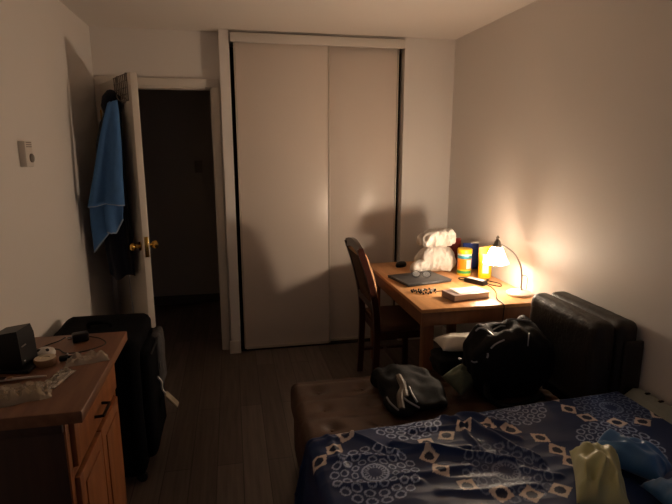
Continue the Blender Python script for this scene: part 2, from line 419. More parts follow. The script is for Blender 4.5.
# navy coat hanging from the rack
ct = thing('winter_coat', 'very dark navy hooded coat hanging on the open door, behind a blue towel', 'coat', DH + ux*.5 + Vector((0, 0, .8)), DA)
def coat_ring(f):
    # f 0 bottom .. 1 top ; local x along the door, y to the left face (negative)
    z = 1.06*f
    keys = [(0, .14, .07, .02), (.2, .15, .075, .01), (.5, .15, .08, .0), (.75, .14, .075, .01), (.88, .105, .065, .03), (.95, .075, .05, .045), (1, .035, .035, .05)]
    for i in range(len(keys)-1):
        if keys[i][0] <= f <= keys[i+1][0]:
            t = (f-keys[i][0])/(keys[i+1][0]-keys[i][0]); t = t*t*(3-2*t)
            w, dd, cx = [keys[i][j]*(1-t)+keys[i+1][j]*t for j in (1, 2, 3)]
            break
    ring = []
    for k in range(56):
        a = 2*PI*k/56
        fo = 1 + (1-f*.6)*.07*math.sin(7*a+f*2+1.5*nz(f*3, a)) + .05*nz(math.cos(a)*2, math.sin(a)*2, f*4)
        x = cx + w*math.cos(a)*fo; y = -.034-dd + dd*math.sin(a)*fo
        y = min(y, -.037)
        ring.append((x, y, z + (.02*math.sin(3*a+1) if f < .02 else 0)))
    return ring
MB().rings([coat_ring(i/40) for i in range(41)]).build('coat_body', M['navy'], ct, smooth=180)
slv = bez([(.09, -.1, .86), (.11, -.1, .6), (.11, -.1, .35), (.105, -.1, .08)], 8)
MB().tube(slv, lambda f: .045-.01*f, 14).build('sleeve', M['navy'], ct)
MB().lathe([(.012, 0), (.05, .02), (.062, .07), (.05, .125), (.02, .16), (.006, .165)], (.045, -.085, .985), 16).build('hood', M['navy'], ct)
MB().tube(bez([(-.0, -.06, .06), (-.002, -.055, -.1), (.004, -.05, -.32), (.008, -.05, -.5)], 6), .004, 6).build('drawstring', M['piping'], ct)

# blue towel slung over the coat, pointed bottom corners
def at(px, py, Y): d_ = ray(px, py); return CO + d_*(Y/d_.y)
tw = thing('bath_towel', 'bright blue bath towel with pale hem hanging over the dark coat', 'towel', at(106, 248, 3.28))
def sheet(tl, tr, bl2, br, fold, nf, mid=0):
    TL, TR, BL_, BR = [at(*q) for q in (tl, tr, bl2, br)]
    def f(u, v):
        p = TL.lerp(BL_, v).lerp(TR.lerp(BR, v), u)
        p = p + Vector((0, -1, 0))*(fold*v**.6*math.sin(u*nf+.4) + .012*math.sin(PI*u))
        p.z += mid*v*(.5-abs(u-.5)) + .004*nz(u*6, v*9, nf)
        p.x += .008*math.sin(v*5)*(u-.5)
        return p - tw.location
    return f
hm = MB()
for nm, f, th_ in (('towel_front', sheet((108, 103, 3.27), (117, 100, 3.27), (88, 207, 3.27), (125, 205, 3.235), .022, 9, .03), .01),
               ('towel_back', sheet((90, 200, 3.30), (116, 200, 3.30), (94, 252, 3.29), (121, 216, 3.29), .012, 6, -.01), .008),
               ('towel_fold', sheet((104, 203, 3.275), (122, 200, 3.27), (107, 232, 3.265), (124, 219, 3.265), .012, 7, -.09), .008)):
    o = MB().grid(f, 26, 30).build(nm, M['towel'], tw, smooth=180)
    sm = o.modifiers.new('thick', 'SOLIDIFY'); sm.thickness = th_; sm.offset = 0
    hm.tube([f(i/30, 1) for i in range(31)], .0055, 6)
hm.build('hem', M['towel_hem'], tw)

# thermostat
th = thing('thermostat', 'small white wall thermostat on the left wall', 'thermostat', (XL, 2.545, 1.575))
MB().box((0, -.043, -.057), (.03, .043, .057), .004).build('case', M['white_plastic'], th)
MB().lathe([(.02, 0), (.02, .006), (.016, .009)], (.03, .012, -.018), 20, Matrix.Rotation(PI/2, 4, 'Y')).build('dial', M['grey_plastic'], th)
sl = MB()
for k in range(3): sl.box((.03, -.03, .03+k*.009), (.0312, .03, .034+k*.009))
sl.build('vent_slot', M['grey_plastic'], th)
# hallway switch
sw = thing('light_switch', 'faint light switch plate on the dark hallway wall', 'switch', (-.32, HY, 1.42))
MB().box((-.037, -.006, -.06), (.037, 0, .06), .003).build('plate', M['grey_plastic'], sw)
MB().box((-.012, -.014, -.02), (.012, -.006, .02), .002).build('toggle', M['grey_plastic'], sw)

# ------------------------------------------------------------------ dresser
dr = thing('dresser', 'orange brown wooden dresser with cluttered top along the left wall', 'dresser', (-.9, 1.47, 0))
W, D, H = .445, .675, .85     # local x: away from wall, y: along wall
MB().box((0, 0, H-.04), (W, D, H), .005).build('dresser_top', M['dresser_top'], dr)
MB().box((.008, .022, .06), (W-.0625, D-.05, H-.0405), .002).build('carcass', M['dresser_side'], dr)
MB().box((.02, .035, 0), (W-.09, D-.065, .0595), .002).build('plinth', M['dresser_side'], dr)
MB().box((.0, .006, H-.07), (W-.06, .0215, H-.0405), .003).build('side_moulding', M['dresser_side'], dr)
fx = W-.062; D2 = D-.03; 
fr = MB()
for a, b in (((fx, .02, .06), (fx+.006, .05, H-.041)), ((fx, D2-.05, .06), (fx+.006, D2-.02, H-.041)), ((fx, .05, .605), (fx+.006, D2-.05, .635)), ((fx, .05, .06), (fx+.006, D2-.05, .09))): fr.box(a, b, .001)
fr.build('face_frame', M['dresser'], dr)
def pull(parent, c, vert=False):
    x, y, z = c
    if vert: pts = [(x, y, z-.045), (x+.026, y, z-.042), (x+.026, y, z+.042), (x, y, z+.045)]
    else: pts = [(x, y-.05, z), (x+.028, y-.047, z), (x+.028, y+.047, z), (x, y+.05, z)]
    MB().bar(pts, .009, .007).build('handle', M['bronze'], parent)['label'] = 'dark bronze bar handle'
dw = MB().box((fx, .053, .638), (fx+.021, D2-.053, H-.044), .004).build('drawer', M['dresser'], dr)
pull(dw, (fx+.021, (D2+.02)*.5-.025, .692))
mid = (D2+.0)/2
for y0, y1, hy in ((.053, mid-.003, mid-.03), (mid+.003, D2-.053, mid+.03)):
    dd = MB().box((fx, y0, .093), (fx+.021, y1, .602), .004).build('cabinet_door', M['dresser'], dr)
    rp = MB()
    rp.box((fx+.0212, y0+.045, .14), (fx+.026, y1-.045, .555), .004); rp.build('raised_panel', M['dresser'], dd)

DT = .851
# black speaker box
sp = thing('desktop_speaker', 'black boxy desktop speaker standing on the dresser by the wall', 'speaker', (-.765, 1.845, DT), R(-8))
MB().box((-.065, -.065, 0), (.075, .065, .012), .005).build('base', M['black_plastic'], sp)
MB().rings([[(-.05, -.05, .0125), (.05, -.05, .0125), (.05, .05, .0125), (-.05, .05, .0125)], [(-.05, -.05, .11), (.046, -.05, .11), (.046, .05, .11), (-.05, .05, .11)], [(-.045, -.04, .128), (.038, -.04, .142), (.038, .048, .142), (-.045, .048, .128)]]).build('cabinet', M['black_plastic'], sp, smooth=30)
MB().lathe([(.004, 0), (.004, .003), (.002, .004)], (.0495, -.035, .035), 12, Matrix.Rotation(PI/2, 4, 'Y')).build('power_button', M['zip'], sp)
MB().box((.0465, -.04, .085), (.05, -.012, .089), .001).build('badge_bar', M['grey_plastic'], sp)
# white round case with two dark holes
wc = thing('round_case', 'small white domed plastic case with two dark holes on the dresser', 'case', (-.7, 1.93, DT))
MB().lathe([(.034, 0), (.036, .008), (.032, .02), (.018, .028), (.002, .03)], (0, 0, 0), 24).build('dome', M['white_plastic'], wc)
for x in (-.014, .014): MB().lathe([(.007, 0), (.007, .004), (.003, .005)], (x, -.014, .0235), 12, Matrix.Rotation(R(35), 4, 'X')).build('hole', M['black_rubber'], wc)
# tape roll
tr = thing('tape_roll', 'roll of brown tape with cream face lying beside the speaker', 'tape', (-.672, 1.848, DT))
MB().lathe([(.034, .0), (.036, .003), (.036, .021), (.034, .024), (.016, .0245), (.014, .022), (.014, 0)], (0, 0, 0), 28, mats=[0, 0, 0, 1, 1, 1]).build('roll', [M['tape'], M['tape_face']], tr)
MB().lathe([(.0135, .001), (.0135, .02), (.012, .022)], (0, 0, 0), 20).build('core', M['tape_face'], tr)
# black plug
pg = thing('power_plug', 'small black barrel plug between tape roll and crumpled clear bag', 'plug', (-.608, 1.862, DT+.011), R(8))
MB().lathe([(.008, 0), (.011, .004), (.011, .026), (.007, .03), (.006, .045), (.003, .05)], (-.022, 0, 0), 14, Matrix.Rotation(PI/2, 4, 'Y')).build('barrel', M['black_plastic'], pg)
MB().lathe([(.0035, 0), (.0035, .006), (.002, .008)], (.006, 0, .0105), 10).build('led_ring', M['zip'], pg)
# charger with looped cable
ad = thing('wall_adapter', 'black wall charger with its thin cable looped on the dresser', 'charger', (-.612, 2.06, DT), R(20))
MB().rbox((-.03, -.022, 0), (.03, .022, .034), .009, 8).build('body', M['black_plastic'], ad)
for y in (-.007, .007): MB().box((-.046, y-.002, .014), (-.03, y+.002, .021)).build('prong', M['zip'], ad)
cb = [Vector(p) for p in ((.03, 0, .012), (.07, -.03, .004), (.075, -.1, .004), (.0, -.135, .004), (-.06, -.12, .004), (-.085, -.06, .004), (-.14, -.03, .004), (-.17, .0, .004))]
MB().tube(bez(cb, 8), .0024, 6).build('cable', M['black_rubber'], ad)
# loose cable near the speaker
lc = [Vector(p)-Vector((-.7, 2.0, DT)) for p in ((-.76, 1.965, DT+.004), (-.74, 1.99, DT+.004), (-.72, 2.03, DT+.004), (-.695, 2.06, DT+.004), (-.68, 2.1, DT+.004))]
o = MB().tube(bez(lc, 6), .0024, 6).build('thin_cable', M['black_rubber']); o.location = (-.7, 2.0, DT); tag(o, 'thin black cable end lying by the back of the dresser top', 'cable')

def crumple(mb, w, d, h, n=18, amp=.5, seed=0, sc=30):
    def f(u, v):
        a, b = 2*u-1, 2*v-1
        ed = max(0, (1-abs(a)**4)*(1-abs(b)**4))**.5
        x = a*w/2*(1+.12*nz(b*2, seed, 1)); y = b*d/2*(1+.15*nz(a*2, seed, 5))
        k = abs(nz(x*sc+seed, y*sc, seed))*1.6 + .35
        return (x, y, .002 + h*ed*min(1.1, k))
    def g(u, v):
        p = f(u, v); return (p[0], p[1], 0.0)
    mb.grid(f, n, n); q = len(mb.bm.faces); mb.grid(g, n, n); mb.bm.faces.ensure_lookup_table()
    for fc in mb.bm.faces[q:]: fc.normal_flip()
    return mb
pb = crumple(MB(), .14, .065, .035, seed=3).build('crumpled_bag', M['clear'], smooth=25, recalc=False); pb.location = (-.535, 1.845, DT); pb.rotation_euler = (0, 0, R(15)); tag(pb, 'crumpled clear plastic bag right of the black plug', 'plastic bag')
fl = thing('blister_pack', 'creased silver foil blister strip lying on the dresser', 'blister pack', (-.588, 1.705, DT), R(-12))
crumple(MB(), .05, .14, .014, seed=8, sc=45).build('foil_strip', M['foil'], fl, smooth=25, recalc=False)
for k in range(5):
    MB().lathe([(.009, 0), (.009, .004), (.005, .008), (.001, .009)], (.0, -.05+k*.025, .012), 10).build('blister', M['clear'], fl)
for nm, lab, x, y, w, dd, rz, sd in (('snack_bag', 'clear bag of yellowish food nearest the dresser corner', -.665, 1.6, .17, .11, 18, 11), ('folded_bag', 'flattened clear bag of yellowish food against the frame edge', -.825, 1.6, .12, .13, -10, 17)):
    b = thing(nm, lab, 'plastic bag', (x, y, DT), R(rz))
    crumple(MB(), w*.7, dd*.7, .028, seed=sd).build('contents', M['clear_yellow'], b, smooth=25, recalc=False)
    crumple(MB(), w, dd, .042, seed=sd).build('film', M['clear'], b, smooth=25, recalc=False)
tb = thing('toothbrush', 'thin white stick shaped brush with dark printed end on the dresser', 'brush', (-.705, 1.7225, DT), R(4))
MB().tube([(-.08, 0, .008), (-.02, 0, .008), (.05, 0, .007), (.075, 0, .006)], lambda f: .006-.003*f, 8).build('shaft', M['white_plastic'], tb)
MB().box((-.075, -.008, .012), (-.045, .008, .0155), .001).build('dark_patch', M['black_plastic'], tb)
MB().box((-.04, -.007, .012), (-.025, .007, .0155), .001).build('tan_patch', M['tape'], tb)

# ------------------------------------------------------------------ suitcase
sc_ = thing('suitcase', 'large black fabric suitcase standing between dresser and door', 'suitcase', (-.655, 2.55, 0))
def sdisp(p, n): return n*.006*nz(p.x*9, p.y*9, p.z*7)
MB().rbox((-.225, -.24, .035), (.2, .24, .735), .045, (12, 14, 18), sdisp).build('shell', M['suit'], sc_, smooth=180)
pk = MB().rbox((.17, -.19, .1), (.245, .2, .66), .034, (6, 12, 16), sdisp).build('front_pocket', M['suit'], sc_, smooth=180)
MB().rbox((.205, .03, .36), (.262, .19, .66), .024, (6, 8, 10), lambda p, n: n*.008*nz(p.x*20, p.y*20, p.z*16)).build('mesh_pouch', M['suit_grey'], sc_, smooth=180)['label'] = 'worn grey side pouch'
zt = MB(); zt.tube(bez([(.247, -.17, .64), (.25, .0, .645), (.247, .17, .64)], 6), .004, 6); zt.build('zipper', M['black_rubber'], sc_)
MB().box((.2585, -.02, .5), (.2625, .0, .535), .001).build('zip_pull', M['zip'], sc_)
MB().box((.247, -.02, .53), (.2585, -.006, .538), .001).build('zip_slider', M['zip'], sc_)
MB().tube(bez([(-.06, .0, .73), (-.055, .0, .757), (.035, .0, .757), (.04, .0, .73)], 6), .01, 8).build('carry_handle', M['suit'], sc_)
for x in (-.19, .17):
    for y in (-.2, .2):
        MB().lathe([(.02, -.012), (.024, -.009), (.024, .009), (.02, .012)], (x, y, .024), 16, Matrix.Rotation(PI/2, 4, 'X')).build('wheel', M['black_rubber'], sc_)
MB().tube(bez([(.244, -.02, .46), (.262, -.02, .43), (.262, -.015, .39), (.275, -.01, .36)], 6), .0055, 6).build('tag_strap', M['white_plastic'], sc_)
lt = MB().box((-.006, -.028, -.095), (.006, .028, 0), .005, mtx=Matrix.Translation((.275, -.008, .36)) @ Matrix.Rotation(R(-38), 4, 'Y')).build('luggage_tag', M['tag'], sc_); lt['label'] = 'tan luggage tag on a white strap'

# ------------------------------------------------------------------ desk
dk = thing('desk', 'light orange wood desk in the far right corner', 'desk', (.98, 2.465, 0))
DW, DD, DHt = .745, 1.15, .745
MB().box((0, 0, DHt-.022), (DW, DD, DHt), .003).build('desktop', M['desk'], dk)
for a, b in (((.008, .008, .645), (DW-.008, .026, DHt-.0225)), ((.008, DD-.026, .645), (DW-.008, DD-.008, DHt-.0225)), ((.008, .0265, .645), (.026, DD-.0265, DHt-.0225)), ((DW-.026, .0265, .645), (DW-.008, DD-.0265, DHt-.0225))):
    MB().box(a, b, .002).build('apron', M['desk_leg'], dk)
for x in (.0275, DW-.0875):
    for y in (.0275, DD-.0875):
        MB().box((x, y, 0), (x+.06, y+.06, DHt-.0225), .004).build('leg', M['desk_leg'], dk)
ZT = DHt + .0008

# laptop
lp = thing('laptop', 'closed dark grey laptop lying on the desk', 'laptop', (1.19, 3.06, ZT), R(12))
MB().box((-.165, -.13, .003), (.165, .13, .014), .004).build('base', M['laptop_edge'], lp)
MB().box((-.166, -.131, .0145), (.166, .131, .0215), .003).build('lid', M['laptop'], lp)
for x in (-.13, .13):
    for y in (-.1, .1): MB().box((x-.012, y-.006, 0), (x+.012, y+.006, .0032)).build('foot', M['black_rubber'], lp)
# eyeglasses on the laptop
eg = thing('eyeglasses', 'thin wire rim eyeglasses resting on the closed laptop', 'eyeglasses', (1.2, 3.05, ZT+.0225), R(-20))
for sx in (-1, 1):
    c = Vector((sx*.034, 0, .021))
    ring = [c + Vector((.027*math.cos(a), .004*math.sin(a), .0205*math.sin(a))) for a in [2*PI*k/24 for k in range(24)]]
    MB().tube(ring, .0018, 6, loop=True).build('rim', M['dark_metal'], eg)
    MB().lathe([(.0255, -.0006), (.0255, .0006)], c, 24, Matrix.Scale(.78, 4, (0, 0, 1)) @ Matrix.Rotation(PI/2, 4, 'X')).build('lens', M['lens'], eg)
    MB().tube(bez([(sx*.061, .003, .026), (sx*.066, .03, .026), (sx*.06, .1, .022), (sx*.05, .135, .004)], 6), .0016, 6).build('temple', M['dark_metal'], eg)
MB().tube(bez([(-.0075, 0, .027), (0, -.004, .031), (.0075, 0, .027)], 5), .0018, 6).build('bridge', M['dark_metal'], eg)
# bead bracelet
bb = MB()
rnd = random.Random(4)
for k in range(34):
    a = 2*PI*k/34; rr = .042 + .014*math.sin(3*a)
    bb.mi = rnd.choice([0, 0, 0, 1])
    q = len(bb.bm.verts)
    c = Vector((rr*1.5*math.cos(a), rr*.8*math.sin(a), .0068 + .006*(k % 2)))
    bb.lathe([(.0012, -.0066), (.0048, -.0046), (.0066, 0), (.0048, .0046), (.0012, .0066)], c, 8)
o = bb.build('bead_bracelet', [M['black_plastic'], M['white_plastic']]); o.location = (1.115, 2.775, ZT); tag(o, 'string of dark and pale beads coiled on the desk in front of the laptop', 'bracelet')
# book
bk = thing('book', 'thick pale covered book lying near the front edge of the desk', 'book', (1.318, 2.635, ZT), R(9))
MB().box((-.12, -.065, 0), (.12, .065, .0045), .001).build('back_cover', M['cover_dark'], bk)
MB().box((-.116, -.06, .005), (.117, .062, .0335), .001).build('pages', M['paper'], bk)
MB().box((-.12, -.065, .034), (.12, .065, .0385), .001).build('front_cover', M['cover'], bk)
MB().box((-.1245, -.065, 0), (-.1205, .065, .0385), .001).build('spine', M['cover_dark'], bk)
o = MB().grid(lambda u, v: (-.1+.2*u, -.05+.1*v, .0005+.012*(1-u)**2*v), 10, 6).build('paper_slip', M['paper'], smooth=180)
o.location = (1.325, 2.645, ZT+.039); o.rotation_euler = (0, 0, R(14)); tag(o, 'loose curled paper slip lying on the thick book', 'paper')
o.modifiers.new('thick', 'SOLIDIFY').thickness = .0006
# charger brick with cable
ch = thing('power_brick', 'black laptop power brick with cable trailing over the desk edge', 'charger', (1.515, 2.905, ZT), R(-63))
MB().rbox((-.075, -.026, .0005), (.075, .026, .031), .007, (10, 6, 6)).build('brick', M['black_plastic'], ch)
MB().box((-.06, -.018, .0312), (.06, .018, .0318), 0).build('label_sticker', M['label_white'], ch)
def wl(o, pts):
    mi = (Matrix.Translation(o.location) @ Matrix.Rotation(o.rotation_euler.z, 4, 'Z')).inverted()
    return [mi @ Vector(p) for p in pts]
MB().tube(bez(wl(ch, [(1.55, 2.838, ZT+.012), (1.565, 2.79, ZT+.004), (1.535, 2.68, ZT+.004), (1.475, 2.56, ZT+.004), (1.462, 2.48, ZT+.004), (1.461, 2.4555, ZT-.006), (1.46, 2.453, .7), (1.455, 2.45, .63)]), 8), .0032, 6).build('output_cable', M['black_rubber'], ch)
MB().tube(bez(wl(ch, [(1.48, 2.975, ZT+.012), (1.46, 3.01, ZT+.004), (1.47, 3.05, ZT+.004), (1.53, 3.035, ZT+.004), (1.57, 2.98, ZT+.004), (1.6, 2.93, ZT+.004), (1.585, 2.86, ZT+.004), (1.63, 2.8, ZT+.004), (1.66, 2.86, ZT+.004), (1.62, 2.95, ZT+.004), (1.65, 2.98, ZT+.004)]), 8), .003, 6).build('input_cable', M['black_rubber'], ch)
o = MB().tube(bez([(x-1.3, y-2.75, .0032) for x, y in ((1.175, 2.745), (1.2, 2.775), (1.28, 2.775), (1.36, 2.79), (1.43, 2.8), (1.46, 2.84))], 8), .0028, 6).build('usb_cable', M['black_rubber']); o.location = (1.3, 2.75, ZT); tag(o, 'thin dark cable running behind the thick book', 'cable')
# canister of wipes
cn = thing('wipes_canister', 'yellow lidded canister with orange white and green label beside the white bags', 'canister', (1.545, 3.14, ZT))
MB().lathe([(.044, 0), (.047, .004), (.047, .016), (.047, .036), (.047, .045), (.047, .118), (.047, .14), (.047, .152)], (0, 0, 0), 32, mats=[1, 1, 2, 1, 0, 3, 4], cap=True).build('body', [M['orange'], M['yellow'], M['green'], M['teal'], M['label_white']], cn, smooth=50)
MB().lathe([(.05, .1525), (.05, .178), (.047, .184), (.02, .186), (.001, .187)], (0, 0, 0), 32).build('lid', M['yellow'], cn, smooth=50)
def arc_patch(r, a0, a1, z0, z1): return lambda u, v: (r*math.cos(a0+(a1-a0)*u), r*math.sin(a0+(a1-a0)*u), z0+(z1-z0)*v)
MB().grid(arc_patch(.0476, R(-98), R(-45), .05, .112), 10, 2).build('white_label', M['label_white'], cn, recalc=False)
# yellow packet
yp = thing('yellow_packet', 'tall yellow foil packet with pale front standing beside the lamp', 'packet', (1.645, 3.035, ZT), R(-15))
def pk_ring(f, w=.042, dp=.024):
    ww = w*(1.0+.12*f+.04*math.sin(f*9)); dd = dp*(1-.93*max(0, f-.15)/.85) if f < .999 else .0015
    return [(ww*math.cos(a)*(.9+.1*abs(math.cos(a))), dd*math.sin(a), .215*f + .008*f*math.cos(a)) for a in [2*PI*k/28 for k in range(28)]]
MB().rings([pk_ring(i/16) for i in range(17)]).build('pouch', M['foil_yellow'], yp, smooth=60)
def win(u, v):
    f = .16+.6*v; r = pk_ring(f); a = R(-118+56*u)
    w = .042*(1.0+.12*f+.04*math.sin(f*9)); dd = .024*(1-.93*max(0, f-.15)/.85)
    return (w*math.cos(a), dd*math.sin(a)-.0012, .215*f)
MB().grid(win, 8, 8).build('front_panel', M['label_white'], yp, recalc=False)
# red and blue packs behind
rb = thing('red_packet', 'dark red foil snack packet behind the yellow lidded canister', 'packet', (1.575, 3.4, ZT), R(-8))
MB().rings([[(.06*math.cos(a), .03*(1-abs(2*f-1)**3+.05)*math.sin(a), .2*f) for a in [2*PI*k/24 for k in range(24)]] for f in [i/12 for i in range(13)]]).build('pouch', M['red'], rb, smooth=60)
MB().box((-.056, -.002, .198), (.056, .002, .21)).build('crimp', M['red'], rb)
bl = thing('blue_packet', 'blue snack packet with white edge behind the canister near the wall', 'packet', (1.662, 3.29, ZT), R(-12))
MB().rings([[(.058*math.cos(a), .03*(1-abs(2*f-1)**3+.05)*math.sin(a), .19*f) for a in [2*PI*k/24 for k in range(24)]] for f in [i/12 for i in range(13)]]).build('pouch', M['blue'], bl, smooth=60)
MB().box((.0, -.004, .188), (.056, .004, .2)).build('crimp', M['label_white'], bl)
# dark mouse behind bag
ms = thing('computer_mouse', 'dark small computer mouse at the desk corner left of white bags', 'mouse', (1.2, 3.46, ZT), R(30))
MB().rings([[(.05*math.cos(a)*k, .03*math.sin(a)*k, z) for a in [2*PI*i/20 for i in range(20)]] for k, z in ((.92, .0005), (1, .01), (.96, .022), (.8, .031), (.5, .036), (.1, .038))]).build('shell', M['black_plastic'], ms, smooth=60)
MB().lathe([(.006, -.003), (.007, 0), (.006, .003)], (.03, 0, .03), 12, Matrix.Rotation(PI/2, 4, 'X')).build('wheel', M['grey_plastic'], ms)

# white plastic bags
def bag(mb, w, d, h, seed, gather=.45, lean=0, sag=0):
    def disp(p, n):
        f = p.z/h
        q = Vector((p.x*13+seed, p.y*13, p.z*8+seed))
        fold = .012*noise.noise(q) + .016*(1-2*abs(noise.noise(Vector((p.x*24+seed, p.y*24, p.z*7))))) + .007*(1-2*abs(noise.noise(Vector((p.x*40, p.y*40+seed, p.z*30)))))
        v = n*fold*(.4 if p.z < .02 else 1)
        v += Vector((-p.x, -p.y, 0))*gather*max(0, f-.45)**1.3*1.4
        v.x += lean*f*f
        v.z += (.018*nz(p.x*11, p.y*11, seed) - sag*(p.x/w))*f
        return v
    mb.rbox((-w/2, -d/2, 0), (w/2, d/2, h), min(w, d, h)*.42, (44, 32, 28), disp)
    for v in mb.bm.verts: v.co.z = max(v.co.z, .001)
    return mb
b1 = thing('shopping_bag', 'lower crumpled white plastic bag, full, on the desk', 'plastic bag', (1.395, 3.3, ZT), 0, 'white plastic bags on the desk')
bag(MB(), .25, .16, .165, 2, .34, .015).build('bag_body', M['white_bag'], b1, smooth=180)
tl_ = MB().rbox((-.065, -.04, 0), (.06, .04, .085), .034, (20, 16, 14), lambda p, n: n*(.012*nz(p.x*20, p.y*20, p.z*20) + .012*(1-2*abs(nz(p.x*34, p.y*30, p.z*24)))) + Vector((0, 0, .3*p.x*p.z/.085)))
for v in tl_.bm.verts: v.co.z = max(v.co.z, .001)
tl_.build('bag_tail', M['white_bag'], b1, smooth=180).location = (-.12, -.04, 0.0)
b2 = thing('grocery_bag', 'upper white plastic bag resting on top of the other white bag', 'plastic bag', (1.405, 3.3, ZT+.178), R(8), 'white plastic bags on the desk')
bag(MB(), .225, .13, .1, 9, .1, .0, -.03).build('bag_body', M['white_bag'], b2, smooth=180)
for y0, z0 in ((-.02, .085), (.03, .09)):
    def flap(u, v, y0=y0, z0=z0):
        return (-.02+.1*u, y0+.03*(v-.5)+.012*math.sin(u*7), z0+.012*math.sin(PI*u)+.01*nz(u*5, v*5, y0))
    o = MB().grid(flap, 14, 6).build('handle_loop', M['white_bag'], b2, smooth=180, recalc=False); o.modifiers.new('thick', 'SOLIDIFY').thickness = .0015

# desk lamp
lm = thing('desk_lamp', 'lit desk lamp with white bell shade and curved metal arm', 'lamp', (1.652, 2.62, ZT))
MB().lathe([(.07, 0), (.074, .004), (.073, .014), (.06, .022), (.03, .027), (.012, .03)], (0, 0, 0), 36).build('base', M['lamp_base'], lm)
SX, SY, SZ = 1.54-1.652, 2.71-2.62, 1.02-ZT   # cap centre, local
arm = bez([(.01, .0, .028), (.012, .003, .1), (.006, .015, .17), (-.02, .04, .235), (-.055, .066, .27), (-.085, .082, .288), (SX+.014, SY-.003, .283), (SX, SY, SZ+.012)], 8)
MB().tube(arm, .005, 8).build('arm', M['metal'], lm)
MB().lathe([(.007, .018), (.013, .02), (.013, .026), (.009, .03)], (.01, 0, .008), 16).build('collar', M['metal'], lm)
MB().lathe([(.024, -.02), (.026, -.012), (.02, .0), (.018, .012), (.013, .02), (.008, .03), (.011, .036), (.006, .044), (.002, .05)], (SX, SY, SZ+.022), 20).build('socket_cap', M['metal'], lm)
prof = [(.026, .0), (.034, -.006), (.046, -.03), (.056, -.055), (.066, -.078), (.076, -.094)]
MB().lathe(prof + [(r-.003, z) for r, z in prof[::-1]][:-1], (SX, SY, SZ), 32, mats=[0]*5+[1]*6, cap=False).build('shade', [M['shade'], M['shade_inner']], lm)['label'] = 'glowing white glass bell shade'
MB().lathe([(.008, .0), (.012, -.012), (.02, -.03), (.02, -.042), (.012, -.055), (.002, -.06)], (SX, SY, SZ-.004), 16).build('bulb', M['bulb'], lm)
MB().tube(bez([(.055, .02, .012), (.07, .035, .06), (.062, .03, .1), (.02, .012, .115)], 8), .0024, 6).build('cord', M['black_rubber'], lm)

# ------------------------------------------------------------------ chair
cr = thing('dining_chair', 'dark wooden dining chair with padded back pushed under the desk', 'chair', (1.03, 3.165, 0), R(0))
for sy in (-1, 1):
    y = sy*.19
    pts = bez([(-.165, y, 0), (-.155, y, .2), (-.15, y, .44), (-.165, y, .62), (-.205, y*.97, .8), (-.265, y*.9, .985)], 6)
    MB().bar(pts, .028, .04, up=(0, 1, 0)).build('rear_leg', M['chair'], cr)
    MB().bar([(.185, y*1.02, 0), (.18, y, .2), (.178, y, .415)], .034, .034, up=(0, 1, 0)).build('front_leg', M['chair'], cr)
    MB().bar([(-.136, y, .17), (.163, y, .17)], .018, .026).build('stretcher', M['chair'], cr)
MB().bar([(.02, -.178, .17), (.02, .178, .17)], .018, .02).build('stretcher', M['chair'], cr)
sr = MB()
sr.box((-.13, -.2, .385), (.2, -.175, .43)); sr.box((-.13, .175, .385), (.2, .2, .43)); sr.box((.172, -.175, .385), (.2, .175, .43)); sr.box((-.13, -.175, .385), (-.105, .175, .43))
sr.build('seat_rail', M['chair'], cr)
MB().rbox((-.13, -.21, .431), (.215, .21, .485), .02, (10, 12, 5), lambda p, n: Vector((0, 0, .01*max(0, 1-(p.x-.04)**2/.03-p.y**2/.05))) if p.z > .46 else Vector((0, 0, 0))).build('seat', M['chair_seat'], cr, smooth=180)
tp = [(-.262, -.185+.37*k/12, .965+.03*math.sin(PI*k/12)) for k in range(13)]
MB().bar(tp, .055, .024, up=(0, 0, 1)).build('top_rail', M['chair'], cr)
MB().bar([(-.17, -.175, .6), (-.17, .175, .6)], .05, .022, up=(0, 0, 1)).build('lower_rail', M['chair'], cr)
def backpad(u, v):
    z = .63+.31*v; x = -.172-.085*v**1.3
    return x, z
bp_ = MB(); rings = []
for i in range(13):
    v = i/12; x, z = backpad(0, v); w = .168+.006*v; th_ = .04 + .01*math.sin(PI*v); x += .008
    rings.append([(x+th_*math.sin(a)*(1 if math.sin(a) > 0 else .5), w*(abs(math.cos(a))**.35)*(1 if math.cos(a) > 0 else -1), z+.08*th_*math.sin(a)) for a in [2*PI*k/28 for k in range(28)]])
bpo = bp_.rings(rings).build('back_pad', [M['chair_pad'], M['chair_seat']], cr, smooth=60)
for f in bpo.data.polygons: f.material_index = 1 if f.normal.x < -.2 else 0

# ------------------------------------------------------------------ chaise sofa
sf = thing('chaise_sofa', 'brown and black leather chaise sofa with tufted seat between bed and desk', 'sofa', (.25, 1.8, 0))
def tuft(p, n):
    if n.z < .5 and p.z < .4: return n*.004*nz(p.x*12, p.y*12, p.z*9)
    dz = 0
    for i in range(6):
        for j in range(3):
            dx, dy = p.x-(.13+.22*i), p.y-(.13+.17*j); dz -= .022*math.exp(-(dx*dx+dy*dy)/.0012)
    gx = min(abs(p.y-(.045+.17*j)) for j in range(4)); dz -= .007*math.exp(-(gx/.016)**2)
    return Vector((0, 0, dz + .003*nz(p.x*10, p.y*10)))
SD = .6
MB().rbox((0, 0, .27), (1.26, SD, .435), .04, (90, 44, 8), tuft).build('seat', M['leather_brown'], sf, smooth=180)
MB().rbox((.01, .012, .06), (1.45, SD-.012, .2695), .02, (14, 8, 6)).build('base', M['leather_brown'], sf, smooth=180)
for i in range(6):
    for j in range(3):
        MB().lathe([(.009, 0), (.008, .004), (.001, .006)], (.13+.22*i, .13+.17*j, .413), 10).build('tuft_button', M['leather_brown'], sf)
for x in (.06, 1.39):
    for y in (.06, SD-.06): MB().lathe([(.016, 0), (.02, .06)], (x, y, 0), 12).build('foot', M['black_plastic'], sf)
